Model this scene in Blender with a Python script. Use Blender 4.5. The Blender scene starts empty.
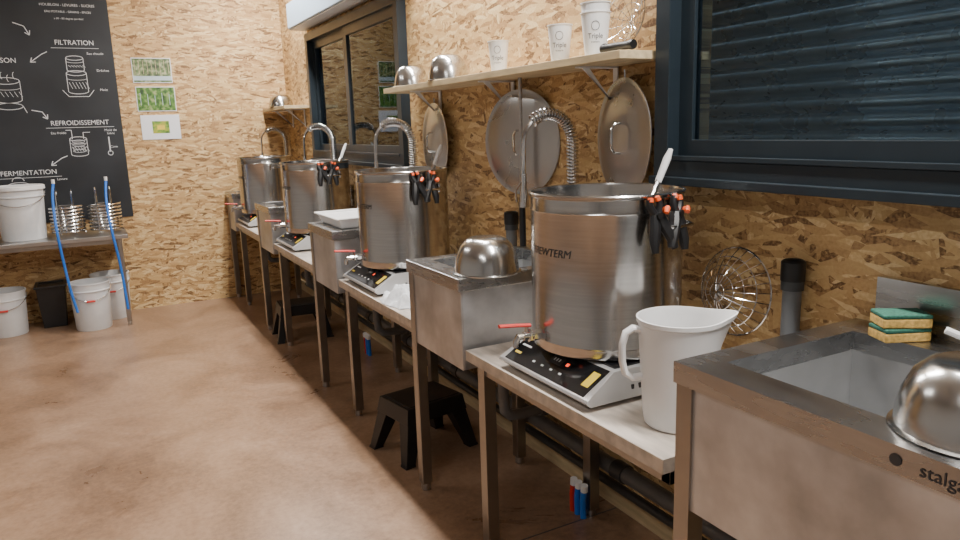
import bpy, bmesh, math, random
from mathutils import Vector, Matrix
random.seed(7)
C=bpy.context.scene.collection
# ---------------------------------------------------------------- materials
def newmat(name):
    m=bpy.data.materials.new(name); m.use_nodes=True
    return m, m.node_tree.nodes, m.node_tree.links, m.node_tree.nodes['Principled BSDF']
def pm(name,col,rough=.5,metal=0,**k):
    m,n,l,b=newmat(name)
    b.inputs['Base Color'].default_value=(*col,1); b.inputs['Roughness'].default_value=rough
    b.inputs['Metallic'].default_value=metal
    tc=n.new('ShaderNodeTexCoord'); nz=n.new('ShaderNodeTexNoise'); nz.inputs['Scale'].default_value=k.get('ns',14)
    nz.inputs['Detail'].default_value=k.get('nd',3)
    mp=n.new('ShaderNodeMapping'); mp.inputs['Scale'].default_value=k.get('stretch',(1,1,1))
    l.new(tc.outputs['Object'],mp.inputs[0]); l.new(mp.outputs[0],nz.inputs['Vector'])
    v=k.get('var',.12)
    mr=n.new('ShaderNodeMapRange'); mr.inputs[1].default_value=.3; mr.inputs[2].default_value=.7
    mr.inputs[3].default_value=1-v; mr.inputs[4].default_value=1+v*.5
    l.new(nz.outputs['Fac'],mr.inputs[0])
    mx=n.new('ShaderNodeVectorMath'); mx.operation='SCALE'; mx.inputs[0].default_value=col
    l.new(mr.outputs[0],mx.inputs['Scale']); l.new(mx.outputs[0],b.inputs['Base Color'])
    rr=n.new('ShaderNodeMapRange'); rr.inputs[3].default_value=max(0.02,rough-k.get('rv',.06)); rr.inputs[4].default_value=rough+k.get('rv',.06)
    l.new(nz.outputs['Fac'],rr.inputs[0]); l.new(rr.outputs[0],b.inputs['Roughness'])
    if k.get('bump'):
        bp=n.new('ShaderNodeBump'); bp.inputs['Strength'].default_value=k['bump']; bp.inputs['Distance'].default_value=.002
        l.new(nz.outputs['Fac'],bp.inputs['Height']); l.new(bp.outputs[0],b.inputs['Normal'])
    if 'emit' in k:
        b.inputs['Emission Color'].default_value=(*col,1); b.inputs['Emission Strength'].default_value=k['emit']
    if 'sss' in k:
        b.inputs['Subsurface Weight'].default_value=k['sss']; b.inputs['Subsurface Radius'].default_value=(.02,.02,.02)
    return m
def osb(name,ax,dim=1.0):
    m,n,l,b=newmat(name)
    tc=n.new('ShaderNodeTexCoord'); sp=n.new('ShaderNodeSeparateXYZ'); cb=n.new('ShaderNodeCombineXYZ')
    l.new(tc.outputs['Object'],sp.inputs[0]); l.new(sp.outputs[ax],cb.inputs[0]); l.new(sp.outputs[2],cb.inputs[1])
    cur=None
    for i,(ang,th) in enumerate([(12,0),(62,.45),(-38,.5),(100,.6),(28,.6),(-12,.55),(5,.65)]):
        rt=n.new('ShaderNodeVectorRotate'); rt.rotation_type='Z_AXIS'; rt.inputs['Angle'].default_value=math.radians(ang)
        l.new(cb.outputs[0],rt.inputs['Vector'])
        mp=n.new('ShaderNodeMapping'); mp.inputs['Scale'].default_value=(14,64,1); mp.inputs['Location'].default_value=(i*3.7,i*1.9,0)
        l.new(rt.outputs[0],mp.inputs[0])
        vo=n.new('ShaderNodeTexVoronoi'); vo.voronoi_dimensions='2D'; vo.inputs['Scale'].default_value=1
        l.new(mp.outputs[0],vo.inputs['Vector'])
        sc=n.new('ShaderNodeSeparateColor'); l.new(vo.outputs['Color'],sc.inputs[0])
        if cur is None: cur=sc.outputs[0]
        else:
            g=n.new('ShaderNodeMath'); g.operation='GREATER_THAN'; g.inputs[1].default_value=th
            l.new(sc.outputs[1],g.inputs[0])
            mx=n.new('ShaderNodeMix'); mx.data_type='FLOAT'
            l.new(g.outputs[0],mx.inputs[0]); l.new(cur,mx.inputs[2]); l.new(sc.outputs[0],mx.inputs[3]); cur=mx.outputs[0]
    nz=n.new('ShaderNodeTexNoise'); nz.inputs['Scale'].default_value=110; nz.inputs['Detail'].default_value=4
    l.new(cb.outputs[0],nz.inputs['Vector'])
    ad=n.new('ShaderNodeMath'); ad.operation='MULTIPLY_ADD'; ad.inputs[1].default_value=.7; l.new(nz.outputs['Fac'],ad.inputs[0])
    sb=n.new('ShaderNodeMath'); sb.operation='SUBTRACT'; sb.inputs[1].default_value=.35
    l.new(cur,ad.inputs[2]); l.new(ad.outputs[0],sb.inputs[0])
    cr=n.new('ShaderNodeValToRGB'); e=cr.color_ramp.elements
    cols=[(0,(.15,.075,.026)),(.12,(.33,.185,.075)),(.4,(.49,.30,.125)),(.8,(.59,.395,.18)),(1,(.71,.53,.28))]
    e[0].position=0; e[0].color=(*[c*dim for c in cols[0][1]],1); e[1].position=1; e[1].color=(*[c*dim for c in cols[-1][1]],1)
    for p,c in cols[1:-1]:
        q=e.new(p); q.color=(*[x*dim for x in c],1)
    l.new(sb.outputs[0],cr.inputs[0]); l.new(cr.outputs[0],b.inputs['Base Color'])
    b.inputs['Roughness'].default_value=.6
    bp=n.new('ShaderNodeBump'); bp.inputs['Strength'].default_value=.35; bp.inputs['Distance'].default_value=.002
    l.new(cur,bp.inputs['Height']); l.new(bp.outputs[0],b.inputs['Normal'])
    return m
def floor_mat():
    m,n,l,b=newmat('polished_concrete')
    tc=n.new('ShaderNodeTexCoord')
    a=n.new('ShaderNodeTexNoise'); a.inputs['Scale'].default_value=1.7; a.inputs['Detail'].default_value=9; a.inputs['Roughness'].default_value=.68; a.inputs['Distortion'].default_value=.6
    s=n.new('ShaderNodeTexNoise'); s.inputs['Scale'].default_value=38; s.inputs['Detail'].default_value=6; s.inputs['Roughness'].default_value=.7
    l.new(tc.outputs['Object'],a.inputs['Vector']); l.new(tc.outputs['Object'],s.inputs['Vector'])
    mx=n.new('ShaderNodeMix'); mx.data_type='FLOAT'; mx.inputs[0].default_value=.32
    l.new(a.outputs['Fac'],mx.inputs[2]); l.new(s.outputs['Fac'],mx.inputs[3])
    cr=n.new('ShaderNodeValToRGB'); e=cr.color_ramp.elements
    e[0].position=.36; e[0].color=(.165,.097,.058,1); e[1].position=.64; e[1].color=(.40,.262,.172,1)
    q=e.new(.5); q.color=(.285,.176,.110,1)
    l.new(mx.outputs[0],cr.inputs[0]); l.new(cr.outputs[0],b.inputs['Base Color'])
    mr=n.new('ShaderNodeMapRange'); mr.inputs[3].default_value=.18; mr.inputs[4].default_value=.46
    l.new(a.outputs['Fac'],mr.inputs[0]); l.new(mr.outputs[0],b.inputs['Roughness'])
    return m
def photo_mat(name,kind):
    m,n,l,b=newmat(name)
    tc=n.new('ShaderNodeTexCoord'); nz=n.new('ShaderNodeTexNoise'); nz.inputs['Scale'].default_value=30; nz.inputs['Detail'].default_value=5
    l.new(tc.outputs['Object'],nz.inputs['Vector'])
    cr=n.new('ShaderNodeValToRGB'); e=cr.color_ramp.elements
    pal={0:[(.03,.05,.02),(.10,.16,.05),(.40,.42,.25)],1:[(.02,.05,.015),(.08,.2,.03),(.3,.35,.15)],2:[(.05,.12,.02),(.2,.35,.05),(.5,.4,.05)]}[kind]
    e[0].position=.35; e[0].color=(*pal[0],1); e[1].position=.68; e[1].color=(*pal[2],1); q=e.new(.5); q.color=(*pal[1],1)
    l.new(nz.outputs['Fac'],cr.inputs[0]); l.new(cr.outputs[0],b.inputs['Base Color']); b.inputs['Roughness'].default_value=.3
    return m
def glass_mat():
    m,n,l,b=newmat('window_glass')
    t=n.new('ShaderNodeBsdfTransparent'); t.inputs[0].default_value=(.8,.88,.92,1)
    g=n.new('ShaderNodeBsdfGlossy'); g.inputs['Roughness'].default_value=.02; g.inputs['Color'].default_value=(.8,.9,1,1)
    f=n.new('ShaderNodeFresnel'); f.inputs['IOR'].default_value=1.36
    mx=n.new('ShaderNodeMixShader'); l.new(f.outputs[0],mx.inputs[0]); l.new(t.outputs[0],mx.inputs[1]); l.new(g.outputs[0],mx.inputs[2])
    l.new(mx.outputs[0],n['Material Output'].inputs['Surface']); return m
STEEL=pm('brushed_steel',(.52,.51,.50),.3,1,ns=8,stretch=(1,1,12),var=.1)
POT=pm('kettle_steel',(.56,.55,.535),.19,1,ns=6,stretch=(1,1,25),var=.1,rv=.05)
CHROME=pm('polished_chrome',(.70,.70,.70),.12,1,var=.03,rv=.03)
SPRING=pm('spring_steel',(.58,.58,.58),.2,1,var=.03)
BOWLM=pm('bowl_steel',(.56,.56,.55),.2,1,var=.05)
LIDM=pm('lid_steel',(.52,.515,.505),.28,1,ns=6,var=.05,rv=.03)
SINKM=pm('sink_steel',(.46,.46,.46),.27,1,ns=5,stretch=(3,1,8),var=.15)
PANEL=pm('sink_panel_steel',(.58,.585,.60),.38,.75,ns=7,nd=8,stretch=(1,1,1),var=.35,rv=.12)
BASIN=pm('basin_steel',(.42,.425,.43),.42,.6,ns=8,var=.15)
LEG=pm('leg_steel',(.36,.34,.315),.32,1,var=.08)
WOOD=pm('table_laminate',(.60,.53,.46),.45,0,ns=6,nd=6,stretch=(6,1.2,6),var=.3)
EDGE=pm('table_edge_band',(.50,.42,.34),.5,0,ns=30,var=.25)
PINE=pm('pine_plank',(.56,.44,.26),.6,0,ns=8,stretch=(6,1,6),var=.25)
FRAME=pm('anthracite_aluminium',(.017,.026,.034),.35,.2,var=.1)
SHUT=pm('shutter_aluminium',(.50,.57,.64),.28,.7,var=.1)
WHITEP=pm('white_plastic',(.78,.78,.78),.4,0,var=.04,sss=.1)
BUCKET=pm('bucket_plastic',(.68,.69,.70),.4,0,var=.06,sss=.1)
BLACKP=pm('black_plastic',(.010,.010,.011),.4,0,var=.2)
DGREY=pm('dark_pvc',(.05,.055,.06),.4,0,var=.15)
GREY=pm('grey_pvc',(.14,.15,.16),.4,0,var=.1)
LGREY=pm('cooker_body',(.58,.58,.58),.33,.5,var=.06)
GLASSB=pm('ceramic_glass_black',(.008,.008,.009),.1,0,var=.1,rv=.02)
ORANGE=pm('orange_plastic',(.80,.12,.03),.4,0,var=.08)
RED=pm('red_plastic',(.60,.03,.02),.4,0,var=.08)
BLUE=pm('blue_hose',(.02,.16,.62),.35,0,var=.08)
YEL=pm('yellow_label',(.75,.55,.05),.5,0,var=.05)
SPY=pm('sponge_yellow',(.66,.42,.12),.9,0,ns=120,var=.35,bump=.8)
SPG=pm('sponge_green',(.03,.13,.09),.95,0,ns=160,var=.4,bump=.8)
INK=pm('print_ink',(.045,.045,.05),.5,0)
CHALK=pm('chalk_white',(.72,.73,.75),.6,0,var=.1)
POSTER=pm('poster_black',(.018,.021,.026),.42,0,ns=4,var=.3)
PAPER=pm('paper_white',(.75,.76,.80),.6,0,var=.03)
SKY=pm('photo_sky',(.45,.55,.6),.4,0)
CUP=pm('cup_plastic',(.78,.79,.80),.4,0,var=.04,sss=.05)
CLOTH=pm('towel_cloth',(.78,.80,.83),.95,0,ns=60,var=.15,bump=.5)
BOXM=pm('shutter_box_daylit',(.45,.60,.75),.35,0,var=.04)  # light blue of reflected daylight put into the box's base colour
WALLP=pm('painted_wall',(.36,.37,.38),.8,0,var=.05)
CEIL=pm('ceiling_paint',(.50,.51,.53),.8,0,var=.04)
LED=pm('led_red',(1,.08,.03),.4,0,emit=2)
TEAL=pm('teal_bottle',(.02,.35,.32),.3,0)
LAMP=pm('lamp_housing',(.8,.8,.8),.4,0)
GLASS=glass_mat()
# ---------------------------------------------------------------- builder
class B:
    def __init__(s): s.v=[];s.f=[];s.m=[];s.sm=[];s.mats=[]
    def raw(s,vs,fs,mat,smooth=False):
        if mat not in s.mats: s.mats.append(mat)
        k=s.mats.index(mat); o=len(s.v)
        s.v+= [Vector(p) for p in vs]
        for f in fs: s.f.append([o+i for i in f]); s.m.append(k); s.sm.append(smooth)
    def hexa(s,b4,t4,mat):
        s.raw(list(b4)+list(t4),[(3,2,1,0),(4,5,6,7),(0,1,5,4),(1,2,6,5),(2,3,7,6),(3,0,4,7)],mat)
    def box(s,x0,x1,y0,y1,z0,z1,mat):
        s.hexa([(x0,y0,z0),(x1,y0,z0),(x1,y1,z0),(x0,y1,z0)],[(x0,y0,z1),(x1,y0,z1),(x1,y1,z1),(x0,y1,z1)],mat)
    def lathe(s,prof,M=None,segs=32,mat=None,fn=None):
        M=M or Matrix(); vs=[];rings=[];fs=[]
        for r,z in prof:
            if r<1e-6: rings.append([len(vs)]); vs.append(Vector((0,0,z)))
            else:
                rings.append(list(range(len(vs),len(vs)+segs)))
                vs+=[Vector((r*math.cos(2*math.pi*i/segs),r*math.sin(2*math.pi*i/segs),z)) for i in range(segs)]
        for a,b in zip(rings,rings[1:]):
            if len(a)==1 and len(b)==1: continue
            for i in range(segs):
                j=(i+1)%segs
                if len(a)==1: fs.append((a[0],b[i],b[j]))
                elif len(b)==1: fs.append((a[i],a[j],b[0]))
                else: fs.append((a[i],a[j],b[j],b[i]))
        if fn: vs=[fn(v) for v in vs]
        s.raw([M@v for v in vs],fs,mat,True)
    def tube(s,pts,r,mat,segs=8,closed=False,flat=1.0):
        pts=[Vector(p) for p in pts]; n=len(pts); rs=r if isinstance(r,(list,tuple)) else [r]*n
        vs=[];fs=[]; up=None
        for i,p in enumerate(pts):
            if closed: t=pts[(i+1)%n]-pts[i-1]
            else: t=pts[min(i+1,n-1)]-pts[max(i-1,0)]
            t.normalize()
            if up is None:
                up=Vector((0,0,1)) if abs(t.z)<.9 else Vector((0,1,0))
            up=(up-t*up.dot(t)).normalized(); sd=t.cross(up)
            for k in range(segs):
                a=2*math.pi*k/segs
                vs.append(p+rs[i]*(math.cos(a)*up+math.sin(a)*sd*flat))
        for i in range(n if closed else n-1):
            a=i*segs; b=((i+1)%n)*segs
            for k in range(segs):
                q=(k+1)%segs; fs.append((a+k,a+q,b+q,b+k))
        if not closed:
            fs.append(tuple(range(segs-1,-1,-1))); fs.append(tuple(range((n-1)*segs,n*segs)))
        s.raw(vs,fs,mat,True)
    def cyl(s,p0,p1,r,mat,segs=20): s.tube([p0,p1],r,mat,segs)
    def text(s,body,size,fn,mat,sx=1.0):
        cu=bpy.data.curves.new('t','FONT'); cu.body=body; cu.size=size; cu.align_x='CENTER'; cu.align_y='CENTER'; cu.resolution_u=3
        ob=bpy.data.objects.new('t',cu); C.objects.link(ob); bpy.context.view_layer.update()
        me=bpy.data.meshes.new_from_object(ob.evaluated_get(bpy.context.evaluated_depsgraph_get()))
        s.raw([fn(v.co.x*sx,v.co.y) for v in me.vertices],[tuple(p.vertices) for p in me.polygons],mat)
        bpy.data.objects.remove(ob); bpy.data.curves.remove(cu); bpy.data.meshes.remove(me)
    def ring_xy(s,o,i,z0,z1,mat):
        def c(r): return [(r[0],r[2]),(r[1],r[2]),(r[1],r[3]),(r[0],r[3])]
        O=c(o);I=c(i); vs=[(*p,z1) for p in O]+[(*p,z1) for p in I]+[(*p,z0) for p in O]+[(*p,z0) for p in I]
        fs=[]
        for k in range(4):
            j=(k+1)%4
            fs+=[(k,j,4+j,4+k),(8+j,8+k,12+k,12+j),(k,8+k,8+j,j),(4+k,4+j,12+j,12+k)]
        s.raw(vs,fs,mat)
    def ring_yz(s,x0,x1,y0,y1,z0,z1,w,mat):
        O=[(y0,z0),(y1,z0),(y1,z1),(y0,z1)]; I=[(y0+w,z0+w),(y1-w,z0+w),(y1-w,z1-w),(y0+w,z1-w)]
        vs=[(x0,*p) for p in O]+[(x0,*p) for p in I]+[(x1,*p) for p in O]+[(x1,*p) for p in I]; fs=[]
        for k in range(4):
            j=(k+1)%4
            fs+=[(k,j,4+j,4+k),(8+j,8+k,12+k,12+j),(k,8+k,8+j,j),(4+k,4+j,12+j,12+k)]
        s.raw(vs,fs,mat)
    def make(s,name,bevel=0,recalc=True):
        me=bpy.data.meshes.new(name); me.from_pydata(s.v,[],s.f)
        for m in s.mats: me.materials.append(m)
        for p,k,sm in zip(me.polygons,s.m,s.sm): p.material_index=k; p.use_smooth=sm
        bm=bmesh.new(); bm.from_mesh(me)
        if recalc: bmesh.ops.recalc_face_normals(bm,faces=bm.faces)
        for e in bm.edges:
            if len(e.link_faces)==2 and e.calc_face_angle(0)>.6: e.smooth=False
        bm.to_mesh(me); bm.free()
        ob=bpy.data.objects.new(name,me); C.objects.link(ob)
        if bevel:
            md=ob.modifiers.new('bevel','BEVEL'); md.width=bevel; md.segments=2; md.limit_method='ANGLE'; md.angle_limit=.8; md.harden_normals=False
        return ob
def T(x,y,z): return Matrix.Translation((x,y,z))
# ---------------------------------------------------------------- room
WX=1.64; BY=6.70
b=B(); b.box(-3.1,2.4,-2.6,6.9,-.1,0,floor_mat()); b.make('floor')
OR=osb('osb_right',1); OB=osb('osb_back',0)
b=B()
w0,w1=WX,WX+.1
b.box(w0,w1,-2.5,-.6,0,3,OR); b.box(w0,w1,-.6,1.70,0,1.28,OR); b.box(w0,w1,-.6,1.70,2.38,3,OR)
b.box(w0,w1,1.70,3.90,0,3,OR); b.box(w0,w1,3.90,5.72,0,1.25,OR); b.box(w0,w1,3.90,5.72,2.16,3,OR); b.box(w0,w1,5.72,6.8,0,3,OR)
b.make('wall_right')
b=B(); b.box(-3.1,1.64,BY,BY+.1,0,3,OB); b.make('wall_back')
b=B(); b.box(-3.1,-3.0,-2.5,BY,0,3,WALLP); b.make('wall_left')
b=B(); b.box(-3.1,1.74,-2.6,-2.5,0,3,WALLP); b.make('wall_front')
b=B(); b.box(-3.1,1.76,-2.6,6.9,3.0,3.1,CEIL); b.make('ceiling')
b=B(); b.box(1.622,1.64,-2.5,6.69,0,.09,PINE); b.make('baseboard_right',.002)
b=B(); b.box(-3,1.62,1.995,2.0,0,.0008,DGREY); b.make('trim_1')
# ---------------------------------------------------------------- windows
def window(name,y0,y1,z0,z1,splits,fx=1.55):
    b=B()
    b.ring_yz(fx,1.66,y0,y1,z0,z1,.06,FRAME)
    b.box(fx-.02,1.6,y0,y1,z0-.012,z0+.012,FRAME)
    ed=[y0+.05]+splits+[y1-.05]
    for i in range(len(ed)-1):
        xo=fx+.02+(.025 if i%2 else 0)
        a=ed[i]-(.03 if i else 0); c=ed[i+1]+(.03 if i<len(ed)-2 else 0)
        b.ring_yz(xo,xo+.03,a,c,z0+.055,z1-.055,.065,FRAME)
        b.box(xo+.012,xo+.016,a+.06,c-.06,z0+.115,z1-.115,GLASS)
    b.box(fx-.005,fx+.004,y0+.06,y1-.06,z0+.06,z0+.075,FRAME)
    b.make(name,.003)
window('window_1',-.66,1.74,1.27,2.42,[.45])
window('window_2',3.86,5.76,1.232,2.19,[4.85],1.585)
def shutter(y0,y1,z0,z1):
    b=B(); z=z0; per=.052; prof=[]; xs=1.98
    while z<z1:
        for k in range(8):
            a=k/8; prof.append((xs-.024*math.sin(math.pi*a)**.8 if a>0 else xs, z+a*per))
        z+=per
    vs=[(x,y0,zz) for x,zz in prof]+[(x,y1,zz) for x,zz in prof]; N=len(prof)
    fs=[(i,i+1,N+i+1,N+i) for i in range(N-1)]
    b.raw(vs,fs,SHUT,True); b.box(xs+.02,xs+.03,y0,y1,z0,z1,DGREY)
    b.make('roller_shutter')
shutter(-2.5,10.5,0,2.75)
b=B(); b.box(1.49,1.638,3.72,5.86,2.235,2.42,BOXM); b.box(1.50,1.63,3.73,5.85,2.225,2.235,WHITEP); b.make('shutter_box',.006)
# ---------------------------------------------------------------- tables
def table(y0,y1):
    b=B(); b.box(1.045,1.545,y0,y1,.674,.71,WOOD); b.box(1.043,1.045,y0,y1,.674,.71,EDGE)
    yl=y1-.055; w=.043
    for x in (1.058,1.488):
        b.box(x,x+w,yl-w,yl,.03,.674,LEG); b.cyl((x+.021,yl-.021,0),(x+.021,yl-.021,.032),.018,STEEL)
    b.box(1.10,1.49,yl-.034,yl-.004,.64,.672,LEG)
    for x in (1.065,1.495): b.box(x,x+.03,y0,yl-.04,.642,.673,LEG)
    b.box(1.065,1.52,y0,y0+.028,.642,.673,LEG)
    b.make('work_table',.003)
tabs=[(1.125,2.085),(2.555,3.495),(3.985,4.945),(5.42,6.36)]
for t in tabs: table(*t)
def sink(y0,y1,by0=None,by1=None,logo=False):
    by0=by0 if by0 is not None else y0+.055; by1=by1 if by1 is not None else y1-.055
    b=B(); X0,X1=1.03,1.63; z=.954
    bx0,bx1=1.115,1.525
    b.ring_xy((X0,X1,y0,y1),(bx0,bx1,by0,by1),z-.046,z,SINKM)
    zb=.67; t=.012
    top=[(bx0,by0),(bx1,by0),(bx1,by1),(bx0,by1)]; bot=[(bx0+t,by0+t),(bx1-t,by0+t),(bx1-t,by1-t),(bx0+t,by1-t)]
    vs=[(*p,z-.046) for p in top]+[(*p,zb) for p in bot]
    b.raw(vs,[(0,1,5,4),(1,2,6,5),(2,3,7,6),(3,0,4,7),(4,5,6,7)],BASIN)
    cx,cy=(bx0+bx1)/2,(by0+by1)/2
    b.lathe([(0,.001),(.03,.001),(.04,.004),(.045,0)],T(cx,cy,zb+.001),20,CHROME)
    b.box(X0+.012,X0+.018,y0+.01,y1-.04,.63,z-.046,PANEL); b.box(X1-.018,X1-.012,y0+.04,y1-.04,.63,z-.046,PANEL)
    b.box(X0+.018,X1-.04,y0+.012,y0+.018,.63,z-.046,PANEL); b.box(X0+.04,X1-.04,y1-.018,y1-.012,.63,z-.046,PANEL)
    b.box(X0+.018,X1-.018,y0+.018,y1-.018,.63,.636,PANEL)
    for x in (X0+.006,1.485):
        for y in ([y1-.047] if not logo else [y0+.02,y1-.047]):
            zt=z-.046 if x<1.2 else .63
            b.box(x,x+.043,y,y+.043,.03,zt,LEG); b.cyl((x+.021,y+.021,0),(x+.021,y+.021,.032),.019,STEEL)
    b.box(X1-.014,X1,y0,y1-.055,z,1.07,SINKM)
    b.cyl((cx,cy,.63),(cx,cy,.40),.022,GREY); b.cyl((cx,cy,.60),(cx,cy,.55),.032,GREY)
    b.tube([(cx,cy,.41),(cx+.005,cy,.35),(cx+.03,cy,.325),(cx+.07,cy,.32),(1.535,cy,.32)],.022,GREY,12)
    b.cyl((1.49,cy,.32),(1.535,cy,.32),.030,DGREY)
    if logo:
        b.text('stalgast',.030,lambda u,v:(X0-.0012,.525-u,.929+v),INK)
        b.lathe([(0,0),(.010,0)],T(X0-.0012,.605,.931)@Matrix.Rotation(math.radians(-90),4,'Y'),16,INK)
    b.make('stainless_sink',.0035)
sinks=[(.33,1.085),(2.095,2.545),(3.505,3.96),(4.955,5.41),(6.37,6.68)]
sink(.33,1.085,.65,1.02,True)
for s_ in sinks[1:]: sink(*s_)
# ---------------------------------------------------------------- faucets
def faucet(y,xb=1.57):
    b=B()
    b.lathe([(0,0),(.028,0),(.028,.008),(.020,.014),(.018,.07),(.022,.075),(.022,.11),(.012,.125),(.010,.19),(0,.19)],T(xb,y,.955),20,CHROME)
    b.tube([(xb-.005,y,1.045),(xb-.05,y-.01,1.055),(xb-.085,y-.015,1.075)],.006,CHROME)
    def path(t):
        L1=.24; R=.105; L2=math.pi*R; d=t
        if d<L1: return Vector((xb,y,1.14+d))
        d-=L1
        if d<L2:
            a=d/R; return Vector((xb-R+R*math.cos(a),y,1.14+L1+R*math.sin(a)))
        d-=L2; return Vector((xb-2*R-.02*d,y,1.14+L1-d))
    tot=.24+math.pi*.105+.10
    b.tube([path(tot*i/60) for i in range(61)],.0085,CHROME,8)
    sl=.24+math.pi*.105*.72; turns=38; N=turns*12; pts=[]
    for i in range(N+1):
        d=sl*i/N; p=path(d); t=(path(d+.002)-p).normalized(); sd=Vector((0,1,0)); u=t.cross(sd); a=2*math.pi*turns*i/N
        pts.append(p+.0195*(math.cos(a)*u+math.sin(a)*sd))
    b.tube(pts,.0042,SPRING,6)
    e=path(tot)
    b.lathe([(0,0),(.011,0),(.012,-.05),(.017,-.09),(.019,-.12),(0,-.12)],T(*e),16,CHROME)
    b.tube([e+Vector((-.01,0,-.03)),e+Vector((-.035,0,-.06)),e+Vector((-.03,0,-.10))],.004,CHROME,6)
    b.make('spring_faucet')
for y in (2.20,3.66,5.10,6.50): faucet(y,1.57 if y<3 else 1.555)
# ---------------------------------------------------------------- induction cookers
def cooker(yc,x0=1.055):
    b=B(); y0,y1=yc-.232,yc+.222; z=.71; dx=.10
    prof=[(x0+.014,z+.014),(x0,z+.026),(x0+.004,z+.034),(x0+dx,z+.092),(x0+.45,z+.092),(x0+.465,z+.080),(x0+.455,z+.014)]
    n=len(prof); ins=.014
    vs=[(p[0],y0+(ins if p[1]>z+.05 else 0),p[1]) for p in prof]+[(p[0],y1-(ins if p[1]>z+.05 else 0),p[1]) for p in prof]
    fs=[tuple(range(n)),tuple(range(2*n-1,n-1,-1))]+[(i,(i+1)%n,n+(i+1)%n,n+i) for i in range(n)]
    b.raw(vs,fs,LGREY)
    b.box(x0+.115,x0+.44,y0+.03,y1-.03,z+.092,z+.098,GLASSB)
    sx_,sz_=dx-.004,.058; L=math.hypot(sx_,sz_); nx,nz=-sz_/L,sx_/L
    def P(u,s,o): return (x0+.004+sx_*s+nx*o, y1-.025-(y1-y0-.05)*u, z+.034+sz_*s+nz*o)
    def pan(u0,u1,s0,s1,o,m):
        b.hexa([P(u0,s0,0),P(u1,s0,0),P(u1,s1,0),P(u0,s1,0)],[P(u0,s0,o),P(u1,s0,o),P(u1,s1,o),P(u0,s1,o)],m)
    pan(0,1,.04,.97,.002,GLASSB)
    pan(.44,.58,.5,.8,.003,BLACKP)
    for i in range(3): pan(.47+i*.03,.482+i*.03,.60,.70,.0035,CHALK)
    for i in range(4): pan(.30+i*.11,.33+i*.11,.28,.34,.003,CHALK)
    pan(.62,.65,.58,.68,.003,LED)
    pan(.89,.965,.3,.78,.003,YEL); pan(.04,.12,.32,.40,.003,YEL); pan(.04,.16,.62,.68,.003,CHALK)
    for i in range(10): b.box(x0+.15+i*.025,x0+.16+i*.025,y0+.002,y0+.006,z+.035,z+.05,BLACKP)
    for x in (x0+.05,x0+.40):
        for y in (y0+.05,y1-.05): b.cyl((x,y,z+.0005),(x,y,z+.018),.018,BLACKP,12)
    b.make('induction_cooker',.003)
ZP=.71+.099
KR=.218; KH=.452
def kettle(x,y,name='brew_kettle'):
    b=B(); r,h=KR,KH; M=T(x,y,ZP)
    prof=[(0,0),(r-.012,0),(r-.003,.004),(r,.012),(r,.03),(r+.0015,.034),(r,.038),(r,h-.055),(r+.002,h-.05),(r,h-.045),(r,h-.014),(r+.005,h-.010),(r+.006,h-.004),(r+.003,h),(r-.002,h-.002),(r-.004,h-.01),(r-.004,.012),(r-.02,.006),(0,.006)]
    b.lathe(prof,M,96,POT)
    for a in (math.radians(100),math.radians(-78)):
        d=Vector((math.cos(a),math.sin(a),0)); s=Vector((-d.y,d.x,0)); o=Vector((x,y,ZP+h-.085))
        pts=[]
        for k in range(13):
            t=k/12; ang=math.pi*t; pts.append(o+d*(r-.002+.045*min(1,math.sin(ang)*1.5))+s*(.06*math.cos(ang)))
        b.tube(pts,.0055,CHROME,8)
        for q in (-1,1):
            c=o+s*.06*q+d*(r-.004); b.tube([c+Vector((0,0,-.02)),c+Vector((0,0,.02))],.013,CHROME,10)
    a=math.radians(172); d=Vector((math.cos(a),math.sin(a),0)); s=Vector((-d.y,d.x,0)); o=Vector((x,y,ZP+.045))
    b.tube([o+d*(r-.004),o+d*(r+.02)],.017,CHROME,6); b.tube([o+d*(r+.02),o+d*(r+.05)],.013,CHROME,12)
    b.tube([o+d*(r+.028),o+d*(r+.034)],.02,CHROME,6)
    b.tube([o+d*(r+.05),o+d*(r+.066),o+d*(r+.072)+Vector((0,0,-.012)),o+d*(r+.073)+Vector((0,0,-.03))],.010,CHROME,10)
    b.cyl(o+d*(r+.040),o+d*(r+.040)+Vector((0,0,.03)),.006,CHROME,10)
    lv=o+d*(r+.040)+Vector((0,0,.030))
    e=(d*.5).normalized()
    b.tube([lv-e*.012,lv+e*.03+Vector((0,0,.004)),lv+e*.085+Vector((0,0,.008))],.0055,RED,8,flat=1.5)
    def wrap(u,v):
        A=math.radians(186)+(u+v*.2)/r; return (x+(r+.0012)*math.cos(A),y+(r+.0012)*math.sin(A),ZP+h*.645+v)
    b.text('BREWTERM',.031,wrap,INK)
    return b.make(name)
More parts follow.
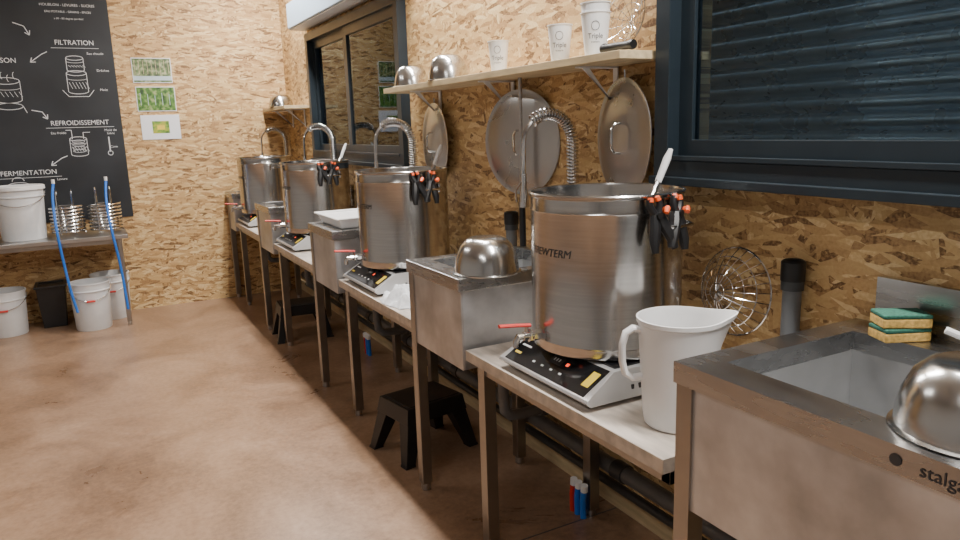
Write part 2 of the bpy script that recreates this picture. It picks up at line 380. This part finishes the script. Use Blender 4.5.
def clamp(px,py,pz,ang,rot=0):
    """spring clamp biting the rim at (px,py,pz); ang = outward direction"""
    b=B(); M=T(px,py,pz)@Matrix.Rotation(ang,4,'Z')@Matrix.Rotation(rot,4,'X')@Matrix.Scale(1.1,4)
    def t(p): return M@Vector(p)
    for s in (-1,1):
        b.tube([t((.018,s*.006,-.035)),t((.024,s*.012,-.06)),t((.032,s*.024,-.095)),t((.036,s*.028,-.120))],[.011,.013,.012,.008],BLACKP,8,flat=1.3)
        b.tube([t((.018,s*.005,-.035)),t((.014,s*.014,-.012)),t((.012,s*.012,.004))],[.011,.010,.008],BLACKP,8)
        b.tube([t((.014,s*.011,-.002)),t((.013,s*.008,.008))],[.009,.007],ORANGE,8)
    b.cyl(t((.008,0,-.035)),t((.034,0,-.035)),.009,BLACKP,10)
    b.tube([t((.014,.018,-.03)),t((.034,.020,-.022)),t((.040,.012,-.03))],[.008,.009,.006],ORANGE,8)
    b.tube([t((.0,0,.008)),t((.012,0,.008))],.006,BLACKP,8)
    b.make('spring_clamp')
def paddle(x,y,dirx,diry):
    b=B(); p0=Vector((x-dirx*.02,y-diry*.02,ZP+.03)); p1=Vector((x+dirx*(KR-.022),y+diry*(KR-.022),ZP+KH))
    u=(p1-p0).normalized(); p2=p1+u*.115
    b.tube([p0,p0+u*.14],[.03,.028],WHITEP,8,flat=.3)
    b.tube([p0+u*.13,p1,p2-u*.04],.0085,CHROME,10); b.tube([p1+u*.01,p2-u*.03,p2],[.012,.014,.008],WHITEP,10,flat=.7)
    b.make('mash_paddle')
pots=[(1.305,1.665),(1.31,3.235),(1.30,4.70),(1.28,6.13)]
for i,(x,y) in enumerate(pots):
    cooker(y-.01); kettle(x,y)
    rr=KR+.006
    for a,ro in ((math.radians(-97),.15),(math.radians(-77),-.2)):
        if i<3: clamp(x+rr*math.cos(a),y+rr*math.sin(a),ZP+KH-.014,a,ro)
    if i<3: paddle(x,y,.90,-.09) if i==0 else paddle(x,y,.92,.1)
# ---------------------------------------------------------------- jug
def jug(x,y):
    b=B(); sp=Vector((.8829,-.4695,0)).normalized()
    h=.272
    def fn(v):
        d=Vector((v.x,v.y,0)); 
        if d.length<1e-4: return v
        c=max(0,d.normalized().dot(sp)); k=max(0,(v.z-h*.72)/(h*.28)); pull=.036*(c**10)*k
        return v+sp*pull+Vector((0,0,.008*(c**8)*k))
    prof=[(0,0),(.076,0),(.082,.005),(.086,.03),(.091,.12),(.096,.20),(.099,h-.014),(.104,h-.010),(.104,h),(.099,h),(.096,h-.012),(.092,.2),(.083,.03),(.078,.008),(0,.008)]
    b.lathe(prof,T(x,y,.711),64,WHITEP,fn)
    d=-sp; o=Vector((x,y,.711))
    pts=[o+d*.092+Vector((0,0,h-.03)),o+d*.114+Vector((0,0,h-.026)),o+d*.131+Vector((0,0,h-.037)),o+d*.139+Vector((0,0,h-.065)),o+d*.139+Vector((0,0,h-.110)),o+d*.132+Vector((0,0,h-.138)),o+d*.114+Vector((0,0,h-.152)),o+d*.086+Vector((0,0,h-.148))]
    b.tube(pts,.009,WHITEP,12,flat=1.5)
    b.make('measuring_jug')
jug(1.215,1.262)
# ---------------------------------------------------------------- bowls
def bowl(x,y,z,R,h):
    b=B()
    prof=[(R+.006,0),(R+.008,.003),(R,.006),(R*.985,h*.25),(R*.93,h*.5),(R*.80,h*.78),(R*.62,h*.95),(R*.50,h),(0,h),]
    inn=[(0,h-.002),(R*.49,h-.002),(R*.61,h*.95-.002),(R*.79,h*.78-.002),(R*.92,h*.5),(R*.975,h*.25),(R-.002,.004),(R+.006,0)]
    b.lathe(prof+inn,T(x,y,z),48,BOWLM); b.make('mixing_bowl')
bowl(1.170,2.150,.955,.112,.120)
bowl(1.170,.57,.955,.112,.116)
SZ=1.662
bowl(1.535,3.58,SZ,.09,.105); bowl(1.525,3.12,SZ,.093,.115)
# ---------------------------------------------------------------- shelves
def shelf(y0,y1,brs,x0=1.43):
    b=B(); b.box(x0,1.638,y0,y1,1.635,1.66,PINE)
    for y in brs:
        b.box(x0+.04,1.636,y-.012,y+.012,1.629,1.635,WHITEP); b.box(1.630,1.636,y-.012,y+.012,1.49,1.635,WHITEP)
        b.hexa([(1.628,y-.002,1.51),(1.634,y-.002,1.50),(1.634,y+.002,1.50),(1.628,y+.002,1.51)],[(x0+.06,y-.002,1.629),(x0+.09,y-.002,1.629),(x0+.09,y+.002,1.629),(x0+.06,y+.002,1.629)],WHITEP)
    b.make('wall_shelf',.002)
shelf(1.76,3.72,[2.03,2.72,3.45]); shelf(5.90,6.68,[6.1,6.5],1.42)
bowl(1.50,6.33,SZ,.10,.10)
def cup(x,y,z,h,r,n=1):
    b=B()
    for k in range(n):
        o=k*.03
        b.lathe([(0,0),(r*.72,0),(r,h-.004),(r+.003,h-.003),(r+.003,h),(r-.002,h),(r*.70,.003),(0,.003)],T(x,y,z+o),32,CUP)
    def wrap(u,v):
        A=math.radians(232)+u/r; zz=h*.45+v; R=r*.72+(r*.28)*zz/h+.0012; return (x+R*math.cos(A),y+R*math.sin(A),z+zz)
    b.text('Triple',.024,wrap,INK)
    b.tube([wrap(.014*math.cos(q*math.pi/8),.032+.014*math.sin(q*math.pi/8)) for q in range(16)],.0009,INK,4,closed=True)
    b.text('brasserie',.009,lambda u,v:wrap(u,v-.018),INK)
    b.make('plastic_cup')
cup(1.53,2.655,SZ,.125,.042); cup(1.53,2.215,SZ,.13,.043); cup(1.52,1.995,SZ,.14,.048,2)
def strainer(M,r,name,dep=.03,w=.0022,nr=14):
    b=B()
    def t(p): return M@Vector(p)
    for q in (1,.8,.6,.4,.2):
        dz=-dep*(1-q*q)
        b.tube([t((r*q*math.cos(2*math.pi*i/32),r*q*math.sin(2*math.pi*i/32),dz)) for i in range(32)],w if q==1 else w*.55,CHROME,5,closed=True)
    for k in range(nr):
        a=math.pi*2*k/nr; b.tube([t((r*q*math.cos(a),r*q*math.sin(a),-dep*(1-q*q))) for q in (1,.85,.7,.5,.25,.03)],w*.55,CHROME,4)
    b.make(name)
Ms=T(1.585,1.93,1.775)@Matrix.Rotation(math.radians(-78),4,'Y')
strainer(Ms,.098,'wire_strainer')
b=B(); b.lathe([(0,0),(.015,0),(.017,.01),(.014,.02),(.013,.13),(.016,.14),(.014,.15),(0,.15)],T(1.50,1.93,SZ+.018)@Matrix.Rotation(math.radians(90),4,'X'),20,BLACKP); b.make('flashlight')
# domed wire basket hung on the wall, dome facing the room
Mw=T(1.612,1.455,.955)@Matrix.Rotation(math.radians(-84),4,'Y')
strainer(Mw,.128,'wire_basket',-.075,.003,26)
# ---------------------------------------------------------------- lids
def lid(y,z,yaw,x,r=.203):
    b=B()
    M=T(x,y,z)@Matrix.Rotation(math.radians(yaw),4,'Z')@Matrix.Rotation(math.radians(-90),4,'Y')
    b.lathe([(0,.008),(.12,.006),(r-.03,.002),(r-.02,-.003),(r-.006,-.003),(r,-.001),(r,.002),(r-.004,.002),(r-.018,0),(r-.029,.004),(.12,.0085),(0,.0105)],M,64,LIDM)
    def t(p): return M@Vector(p)
    b.tube([t((-.05,0,.008)),t((-.048,0,.03)),t((-.03,0,.042)),t((.03,0,.042)),t((.048,0,.03)),t((.05,0,.008))],.005,CHROME,8)
    b.tube([t((r-.01,0,-.004)),t((r+.01,0,-.006)),t((r+.025,0,-.004))],.003,CHROME,6)
    b.make('kettle_lid')
lid(1.938,1.395,-13,1.590,.198); lid(2.585,1.378,14,1.586,.215); lid(3.475,1.375,-6,1.605,.20)
# ---------------------------------------------------------------- pipes
b=B()
for z,r in ((.325,.030),(.20,.030)):
    xx=1.572
    b.cyl((xx,1.10,z),(xx,6.30,z),r,GREY,20)
    y=1.22
    while y<6.2:
        b.cyl((xx,y,z),(xx,y+.06,z),r+.006,DGREY,20); y+=.52 if z>.3 else .66
b.cyl((1.59,1.10,.115),(1.59,6.30,.115),.018,DGREY,12)
for y in (1.48,2.95,4.4): b.cyl((1.572,y,.20),(1.572,y,.325),.026,GREY,16)
b.make('drain_pipes')
for y in (1.25,2.70,4.15,5.6):
    b=B(); b.cyl((1.598,y,.36),(1.598,y,1.02),.024,GREY,20)
    b.cyl((1.598,y,1.0),(1.598,y,1.03),.029,DGREY,20)
    b.lathe([(.021,0),(.031,0),(.031,.05),(.025,.055),(.020,.05),(.020,.01)],T(1.598,y,1.025),24,BLACKP)
    b.make('standpipe')
b=B(); b.cyl((1.545,2.518,.955),(1.545,2.518,1.633),.008,STEEL,12); b.cyl((1.545,2.518,.956),(1.545,2.518,1.13),.013,BLACKP,12); b.cyl((1.545,2.518,1.12),(1.545,2.518,1.14),.016,CHROME,12)
b.make('conduit_pipe')
for y in (2.07,4.40):
    b=B()
    for i,(dy,m) in enumerate(((0,RED),(.03,BLUE),(.065,BLUE))):
        b.tube([(1.47,y-dy,0),(1.468,y-dy,.07),(1.46,y-dy-.02,.13)],.012,m,10); b.tube([(1.46,y-dy-.02,.12),(1.458,y-dy-.024,.145)],.014,WHITEP,10)
    b.make('water_supply_pipes')
# ---------------------------------------------------------------- stools
def stool(x,y,rot):
    b=B(); R=Matrix.Rotation(rot,4,'Z'); M=T(x,y,0)@R; H=.25
    def t(p): return tuple(M@Vector(p))
    a,c=.155,.125
    def rect(a,c,z): return [t((-a,-c,z)),t((a,-c,z)),t((a,c,z)),t((-a,c,z))]
    b.hexa(rect(a+.006,c+.006,H-.07),rect(a-.006,c-.006,H),BLACKP)
    b.hexa(rect(a-.02,c-.02,H),rect(a-.022,c-.022,H+.003),BLACKP)
    for sx in (-1,1):
        for sy in (-1,1):
            def q(x0,x1,y0,y1,z): return [t((sx*x0,sy*y0,z)),t((sx*x1,sy*y0,z)),t((sx*x1,sy*y1,z)),t((sx*x0,sy*y1,z))]
            b.hexa(q(a-.005,a+.04,c-.01,c+.034,0),q(a-.075,a+.002,c-.07,c+.002,H-.068),BLACKP)
            b.hexa(q(a-.008,a+.043,c-.013,c+.037,0),q(a-.008,a+.040,c-.013,c+.034,.012),BLACKP)
    b.make('step_stool',.006)
stool(1.215,2.90,math.radians(10)); stool(1.22,5.08,math.radians(-5))
# ---------------------------------------------------------------- towel, tray, sponge, brush, bottle
def towel(x,y,z,sx,sy):
    b=B(); N=26; vs=[];fs=[]
    for i in range(N+1):
        for j in range(N+1):
            u=i/N*2-1; v=j/N*2-1
            e=max(0,1-max(abs(u),abs(v))**6)
            hh=.020+.048*e*(.55+.45*math.sin(7*u+3*math.sin(4*v)))*(1-.4*v*v)+.010*math.sin(13*v+5*u)*e
            vs.append((x+sx*u*(1+.12*math.sin(3*v+1)),y+sy*v*(1+.15*math.cos(4*u)),z+max(.002,hh*e)))
    for i in range(N):
        for j in range(N): a=i*(N+1)+j; fs.append((a,a+N+1,a+N+2,a+1))
    b.raw(vs,fs,CLOTH,True)
    b.raw([(p[0],p[1],z) for p in vs],fs,CLOTH,True)
    b.make('folded_towel')
towel(1.14,2.84,.711,.085,.13)
b=B(); tz=.955
b.hexa([(1.10,3.56,tz),(1.40,3.56,tz),(1.40,3.91,tz),(1.10,3.91,tz)],[(1.08,3.54,tz+.05),(1.42,3.54,tz+.05),(1.42,3.93,tz+.05),(1.08,3.93,tz+.05)],WHITEP)
b.ring_xy((1.065,1.435,3.525,3.945),(1.095,1.405,3.555,3.915),tz+.048,tz+.058,WHITEP); b.make('plastic_tray',.006)
b=B()
for k,(dx,ro) in enumerate(((0,.10),(.002,-.04))):
    M=T(1.552+dx,.925,.955+k*.031)@Matrix.Rotation(math.radians(-30)+ro,4,'Z')
    def rc(z): return [tuple(M@Vector(p)) for p in ((-.056,-.034,z),(.048,-.034,z),(.048,.034,z),(-.056,.034,z))]
    b.hexa(rc(0),rc(.021),SPY); b.hexa(rc(.021),rc(.030),SPG)
b.make('kitchen_sponge',.003)
b=B(); b.tube([(1.575,.765,.965),(1.56,.79,.985),(1.54,.825,1.0)],.008,WHITEP,10); b.box(1.55,1.60,.71,.77,.955,.972,SPG); b.make('scrub_brush',.002)
b=B(); b.lathe([(0,0),(.03,0),(.032,.01),(.032,.12),(.012,.15),(.012,.17),(.016,.17),(.016,.19),(0,.19)],T(1.50,4.06,.711),24,TEAL); b.make('soap_bottle')
# ---------------------------------------------------------------- back-left area
b=B(); b.box(-1.35,.20,6.12,6.66,.69,.72,STEEL)
for x in (-1.3,.12):
    for y in (6.14,6.60):
        b.box(x,x+.035,y,y+.035,.03,.69,LEG); b.cyl((x+.0175,y+.0175,0),(x+.0175,y+.0175,.03),.016,STEEL)
b.box(-1.27,.12,6.145,6.17,.655,.69,LEG); b.make('steel_table',.003)
def bucket(x,y,z,r,h,lidded,clip=True):
    b=B()
    b.lathe([(0,0),(r*.84,0),(r*.86,.005),(r*.95,h-.07),(r*1.0,h-.065),(r*1.0,h-.058),(r*.965,h-.055),(r*.97,h-.01),(r*1.01,h-.01),(r*1.01,h),(r*.96,h),(r*.85,.01),(0,.01)],T(x,y,z),48,BUCKET)
    if lidded: b.lathe([(0,.012),(r*.8,.012),(r*.85,.018),(r*1.0,.018),(r*1.045,.012),(r*1.05,-.012),(r*1.02,-.012)],T(x,y,z+h),48,WHITEP)
    pts=[Vector((x,y,z+h-.03))+Vector((r*1.03*math.cos(a),-r*1.03*math.sin(a),-.10*math.sin(a))) for a in [math.pi*k/16 for k in range(17)]]
    b.tube(pts,.003,CHROME,6)
    if clip: b.tube([(x-.03,y-r*1.03,z+h-.132),(x+.03,y-r*1.03,z+h-.132)],.008,RED,8)
    b.make('plastic_bucket')
bucket(-.49,6.38,.721,.17,.385,True,False)
bucket(-.11,6.24,0,.145,.37,False); bucket(.04,6.53,0,.145,.37,False); bucket(-.69,6.42,0,.15,.34,False)
b=B()
cx0,cx1,cy0,cy1=-.48,-.28,6.42,6.66
b.hexa([(cx0+.02,cy0+.02,0),(cx1-.02,cy0+.02,0),(cx1-.02,cy1-.02,0),(cx0+.02,cy1-.02,0)],[(cx0,cy0,.32),(cx1,cy0,.32),(cx1,cy1,.32),(cx0,cy1,.32)],BLACKP)
b.ring_xy((cx0-.012,cx1+.012,cy0-.012,cy1+.012),(cx0+.012,cx1-.012,cy0+.012,cy1-.012),.318,.335,BLACKP); b.make('plastic_crate',.004)
def coil(x,y,hose):
    b=B(); z=.73; r=.115; N=8*24
    pts=[(x+r*math.cos(2*math.pi*i/24),y+r*math.sin(2*math.pi*i/24),z+.008+.026*i/24) for i in range(N+1)]
    b.tube(pts,.0085,CHROME,7)
    for dx in (-.05,.05):
        b.tube([(x+dx,y-.104,z),(x+dx,y-.104,z+.28),(x+dx,y-.085,z+.33),(x+dx,y-.06,z+.345)],.0075,CHROME,8)
    b.tube([(x-.05,y-.104,z+.23),(x+.05,y-.104,z+.23)],.005,CHROME,6)
    b.make('wort_chiller_coil')
    b=B(); b.tube(hose,.0095,BLUE,10); b.tube([hose[0],Vector(hose[0])+Vector((0,0,.03))],.012,WHITEP,10); b.make('blue_hose')
def smooth(P,n=8):
    P=[Vector(p) for p in P]; Q=[P[0]]+P+[P[-1]]; o=[]
    for i in range(1,len(Q)-2):
        for k in range(n):
            t=k/n; p0,p1,p2,p3=Q[i-1:i+3]
            o.append(.5*((2*p1)+(-p0+p2)*t+(2*p0-5*p1+4*p2-p3)*t*t+(-p0+3*p1-3*p2+p3)*t**3))
    return o+[P[-1]]
coil(-.195,6.40,smooth([(-.25,6.25,1.13),(-.265,6.17,1.02),(-.265,6.095,.80),(-.25,6.085,.55),(-.23,6.08,.33),(-.205,6.07,.17)]))
coil(.065,6.40,smooth([(.10,6.25,1.13),(.085,6.17,1.0),(.09,6.09,.80),(.12,6.08,.5),(.13,6.07,.28),(.135,6.06,.15)]))
# ---------------------------------------------------------------- poster
b=B(); PY=6.690
b.box(-.95,.28,PY,PY+.006,.80,2.85,POSTER)
def pf(cx,cz): return lambda u,v:(cx+u,PY-.0012,cz+v)
def st(pts,w=.0045,closed=False):
    pts=pts+[pts[0]] if closed else pts
    for (x0,z0),(x1,z1) in zip(pts,pts[1:]):
        d=Vector((x1-x0,z1-z0)); L=d.length
        if L<1e-5: continue
        n=Vector((-d.y,d.x))/L*w/2
        b.raw([(x0+n.x,PY-.0012,z0+n.y),(x1+n.x,PY-.0012,z1+n.y),(x1-n.x,PY-.0012,z1-n.y),(x0-n.x,PY-.0012,z0-n.y)],[(0,1,2,3)],CHALK)
def arc(cx,cz,rx,rz,a0,a1,n=14): return [(cx+rx*math.cos(math.radians(a0+(a1-a0)*i/n)),cz+rz*math.sin(math.radians(a0+(a1-a0)*i/n))) for i in range(n+1)]
def vessel(cx,cz,w,h,fill=0):
    st(arc(cx,cz+h/2,w/2,w*.14,0,360)); st([(cx-w/2,cz+h/2),(cx-w/2,cz-h/2)]); st([(cx+w/2,cz+h/2),(cx+w/2,cz-h/2)]); st(arc(cx,cz-h/2,w/2,w*.14,180,360))
    st(arc(cx,cz+fill,w/2,w*.1,180,360),.003)
    for k in range(6): 
        x=cx-w/2+w*(k+.5)/6; st([(x,cz+fill-.03),(x+.02,cz-h/2+.02)],.003)
def arrow(x0,z0,x1,z1):
    mx,mz=(x0+x1)/2+.02,(z0+z1)/2+.02; st([(x0,z0),(mx,mz),(x1,z1)],.006)
    d=Vector((x1-mx,z1-mz)).normalized(); p=Vector((-d.y,d.x))
    for s in (-1,1): q=Vector((x1,z1))-d*.03+p*s*.02; st([(x1,z1),(q.x,q.y)],.006)
b.text('FILTRATION',.052,pf(.015,2.19),CHALK,.95); b.text('CUISSON',.052,pf(-.50,2.05),CHALK,1)
b.text('REFROIDISSEMENT',.052,pf(-.02,1.575),CHALK,.95); b.text('FERMENTATION',.052,pf(-.42,1.20),CHALK)
b.text('HOUBLON - LEVURES - SUCRES',.027,pf(.0,2.47),CHALK); b.text('EAU POTABLE - GRAINS - EPICES',.022,pf(.0,2.42),CHALK); b.text('a 60 - 80 degres pendant',.020,pf(.0,2.37),CHALK)
b.text('EMPATAGE',.06,pf(-.55,2.55),CHALK)
for t_,x,z in (('Eau chaude',.15,2.11),('Drêches',.19,1.98),('Moût',.18,1.83),('Eau froide',-.18,1.50),('Houblon',-.62,1.93),('Moût de\nbière',.19,1.50),('Levure',-.20,1.14),('Cuve',.20,1.38),('Sonde',-.70,1.62)): b.text(t_,.026,pf(x,z),CHALK)
vessel(.0,2.03,.12,.09,.02); vessel(.0,1.89,.14,.14,.03); st([(-.11,1.83),(-.07,1.78),(.07,1.78),(.11,1.83)])
vessel(-.48,1.83,.18,.14,.02); 
for k in range(4): st(arc(-.54+k*.04,1.92+.02*(k%2),.010,.025,90,270),.004)
st(arc(-.48,1.71,.09,.025,0,360)); st([(-.57,1.71),(-.59,1.66)]); st([(-.39,1.71),(-.37,1.66)])
vessel(-.05,1.39,.12,.12,.03); 
for k in range(4): st(arc(-.05,1.43-.025*k,.045,.012,0,360),.003)
st([(-.09,1.45),(-.09,1.52),(-.13,1.52)]); st([(-.01,1.45),(-.01,1.50),(.04,1.50)])
st([(.17,1.46),(.17,1.34)],.009); st(arc(.17,1.33,.018,.018,0,360)); 
vessel(-.5,1.02,.14,.18,.04); st(arc(-.5,1.14,.04,.03,0,180))
arrow(-.38,2.33,-.28,2.24); arrow(-.18,2.12,-.30,2.04); arrow(-.34,1.68,-.24,1.61); arrow(-.14,1.32,-.26,1.25); arrow(-.60,2.40,-.66,2.3)
st([(-.15,2.15),(.18,2.15)],.003); st([(-.26,1.54),(.22,1.54)],.003); st([(-.64,1.163),(-.20,1.163)],.003)
b.make('wall_poster',recalc=False)
for i,(x,z) in enumerate(((.552,1.985),(.560,1.755),(.572,1.525))):
    b=B(); w,h=.150,.100
    b.box(x-w,x+w,PY+.004,PY+.008,z-h,z+h,PAPER)
    if i==0:
        b.box(x-w+.006,x+w-.006,PY+.003,PY+.004,z-h+.006,z+h-.006,photo_mat('photo_green_a',0)); b.box(x-w+.006,x+w-.006,PY+.0025,PY+.003,z-h+.02,z-h+.055,SKY)
        for k in range(9): b.box(x-w+.02+k*.032,x-w+.023+k*.032,PY+.0022,PY+.003,z-.03,z+h-.02,PINE)
    elif i==1:
        b.box(x-w+.006,x+w-.006,PY+.003,PY+.004,z-h+.006,z+h-.006,photo_mat('photo_green_b',1))
        for k in range(5): b.box(x-w+.03+k*.055,x-w+.034+k*.055,PY+.0022,PY+.003,z-.05,z+.05-.01*(k%3),SKY)
    else:
        b.box(x-.065,x+.065,PY+.003,PY+.004,z-.05,z+.05,photo_mat('photo_green_c',2)); b.box(x-.03,x+.03,PY+.0022,PY+.003,z-.02,z+.015,YEL)
    b.make('photo_print')
# ---------------------------------------------------------------- lamps
def lamp(x,y,W,L=1.5,col=(1,.965,.92)):
    b=B(); b.box(x-.08,x+.08,y-L/2-.03,y+L/2+.03,2.93,2.998,LAMP); b.make('ceiling_lamp',.004)
    d=bpy.data.lights.new('lamp_light','AREA'); d.shape='RECTANGLE'; d.size=.10; d.size_y=L; d.energy=W; d.color=col
    o=bpy.data.objects.new('lamp_light',d); o.location=(x,y,2.92); C.objects.link(o)
for y in (.6,3.0,5.4): lamp(1.28,y,98)
for y,W in ((-.3,34),(4.2,20)): lamp(-1.1,y,W)
w=bpy.data.worlds.new('world'); bpy.context.scene.world=w; w.use_nodes=True
w.node_tree.nodes['Background'].inputs[0].default_value=(.32,.45,.60,1); w.node_tree.nodes['Background'].inputs[1].default_value=3.0
# ---------------------------------------------------------------- camera
yaw,p,a=math.radians(28),math.radians(11.3),.032
F=Vector((math.sin(yaw)*math.cos(p),math.cos(yaw)*math.cos(p),-math.sin(p))); r0=Vector((math.cos(yaw),-math.sin(yaw),0)); u0=r0.cross(F)
rc_=math.cos(a)*r0-math.sin(a)*u0; uc=math.sin(a)*r0+math.cos(a)*u0
M=Matrix((( rc_.x,uc.x,-F.x,0),(rc_.y,uc.y,-F.y,0),(rc_.z,uc.z,-F.z,1.45),(0,0,0,1)))
cd=bpy.data.cameras.new('camera'); cd.lens=27; cd.sensor_width=36; cd.clip_start=.02
co=bpy.data.objects.new('camera',cd); co.matrix_world=M; C.objects.link(co); bpy.context.scene.camera=co
print('DONE')
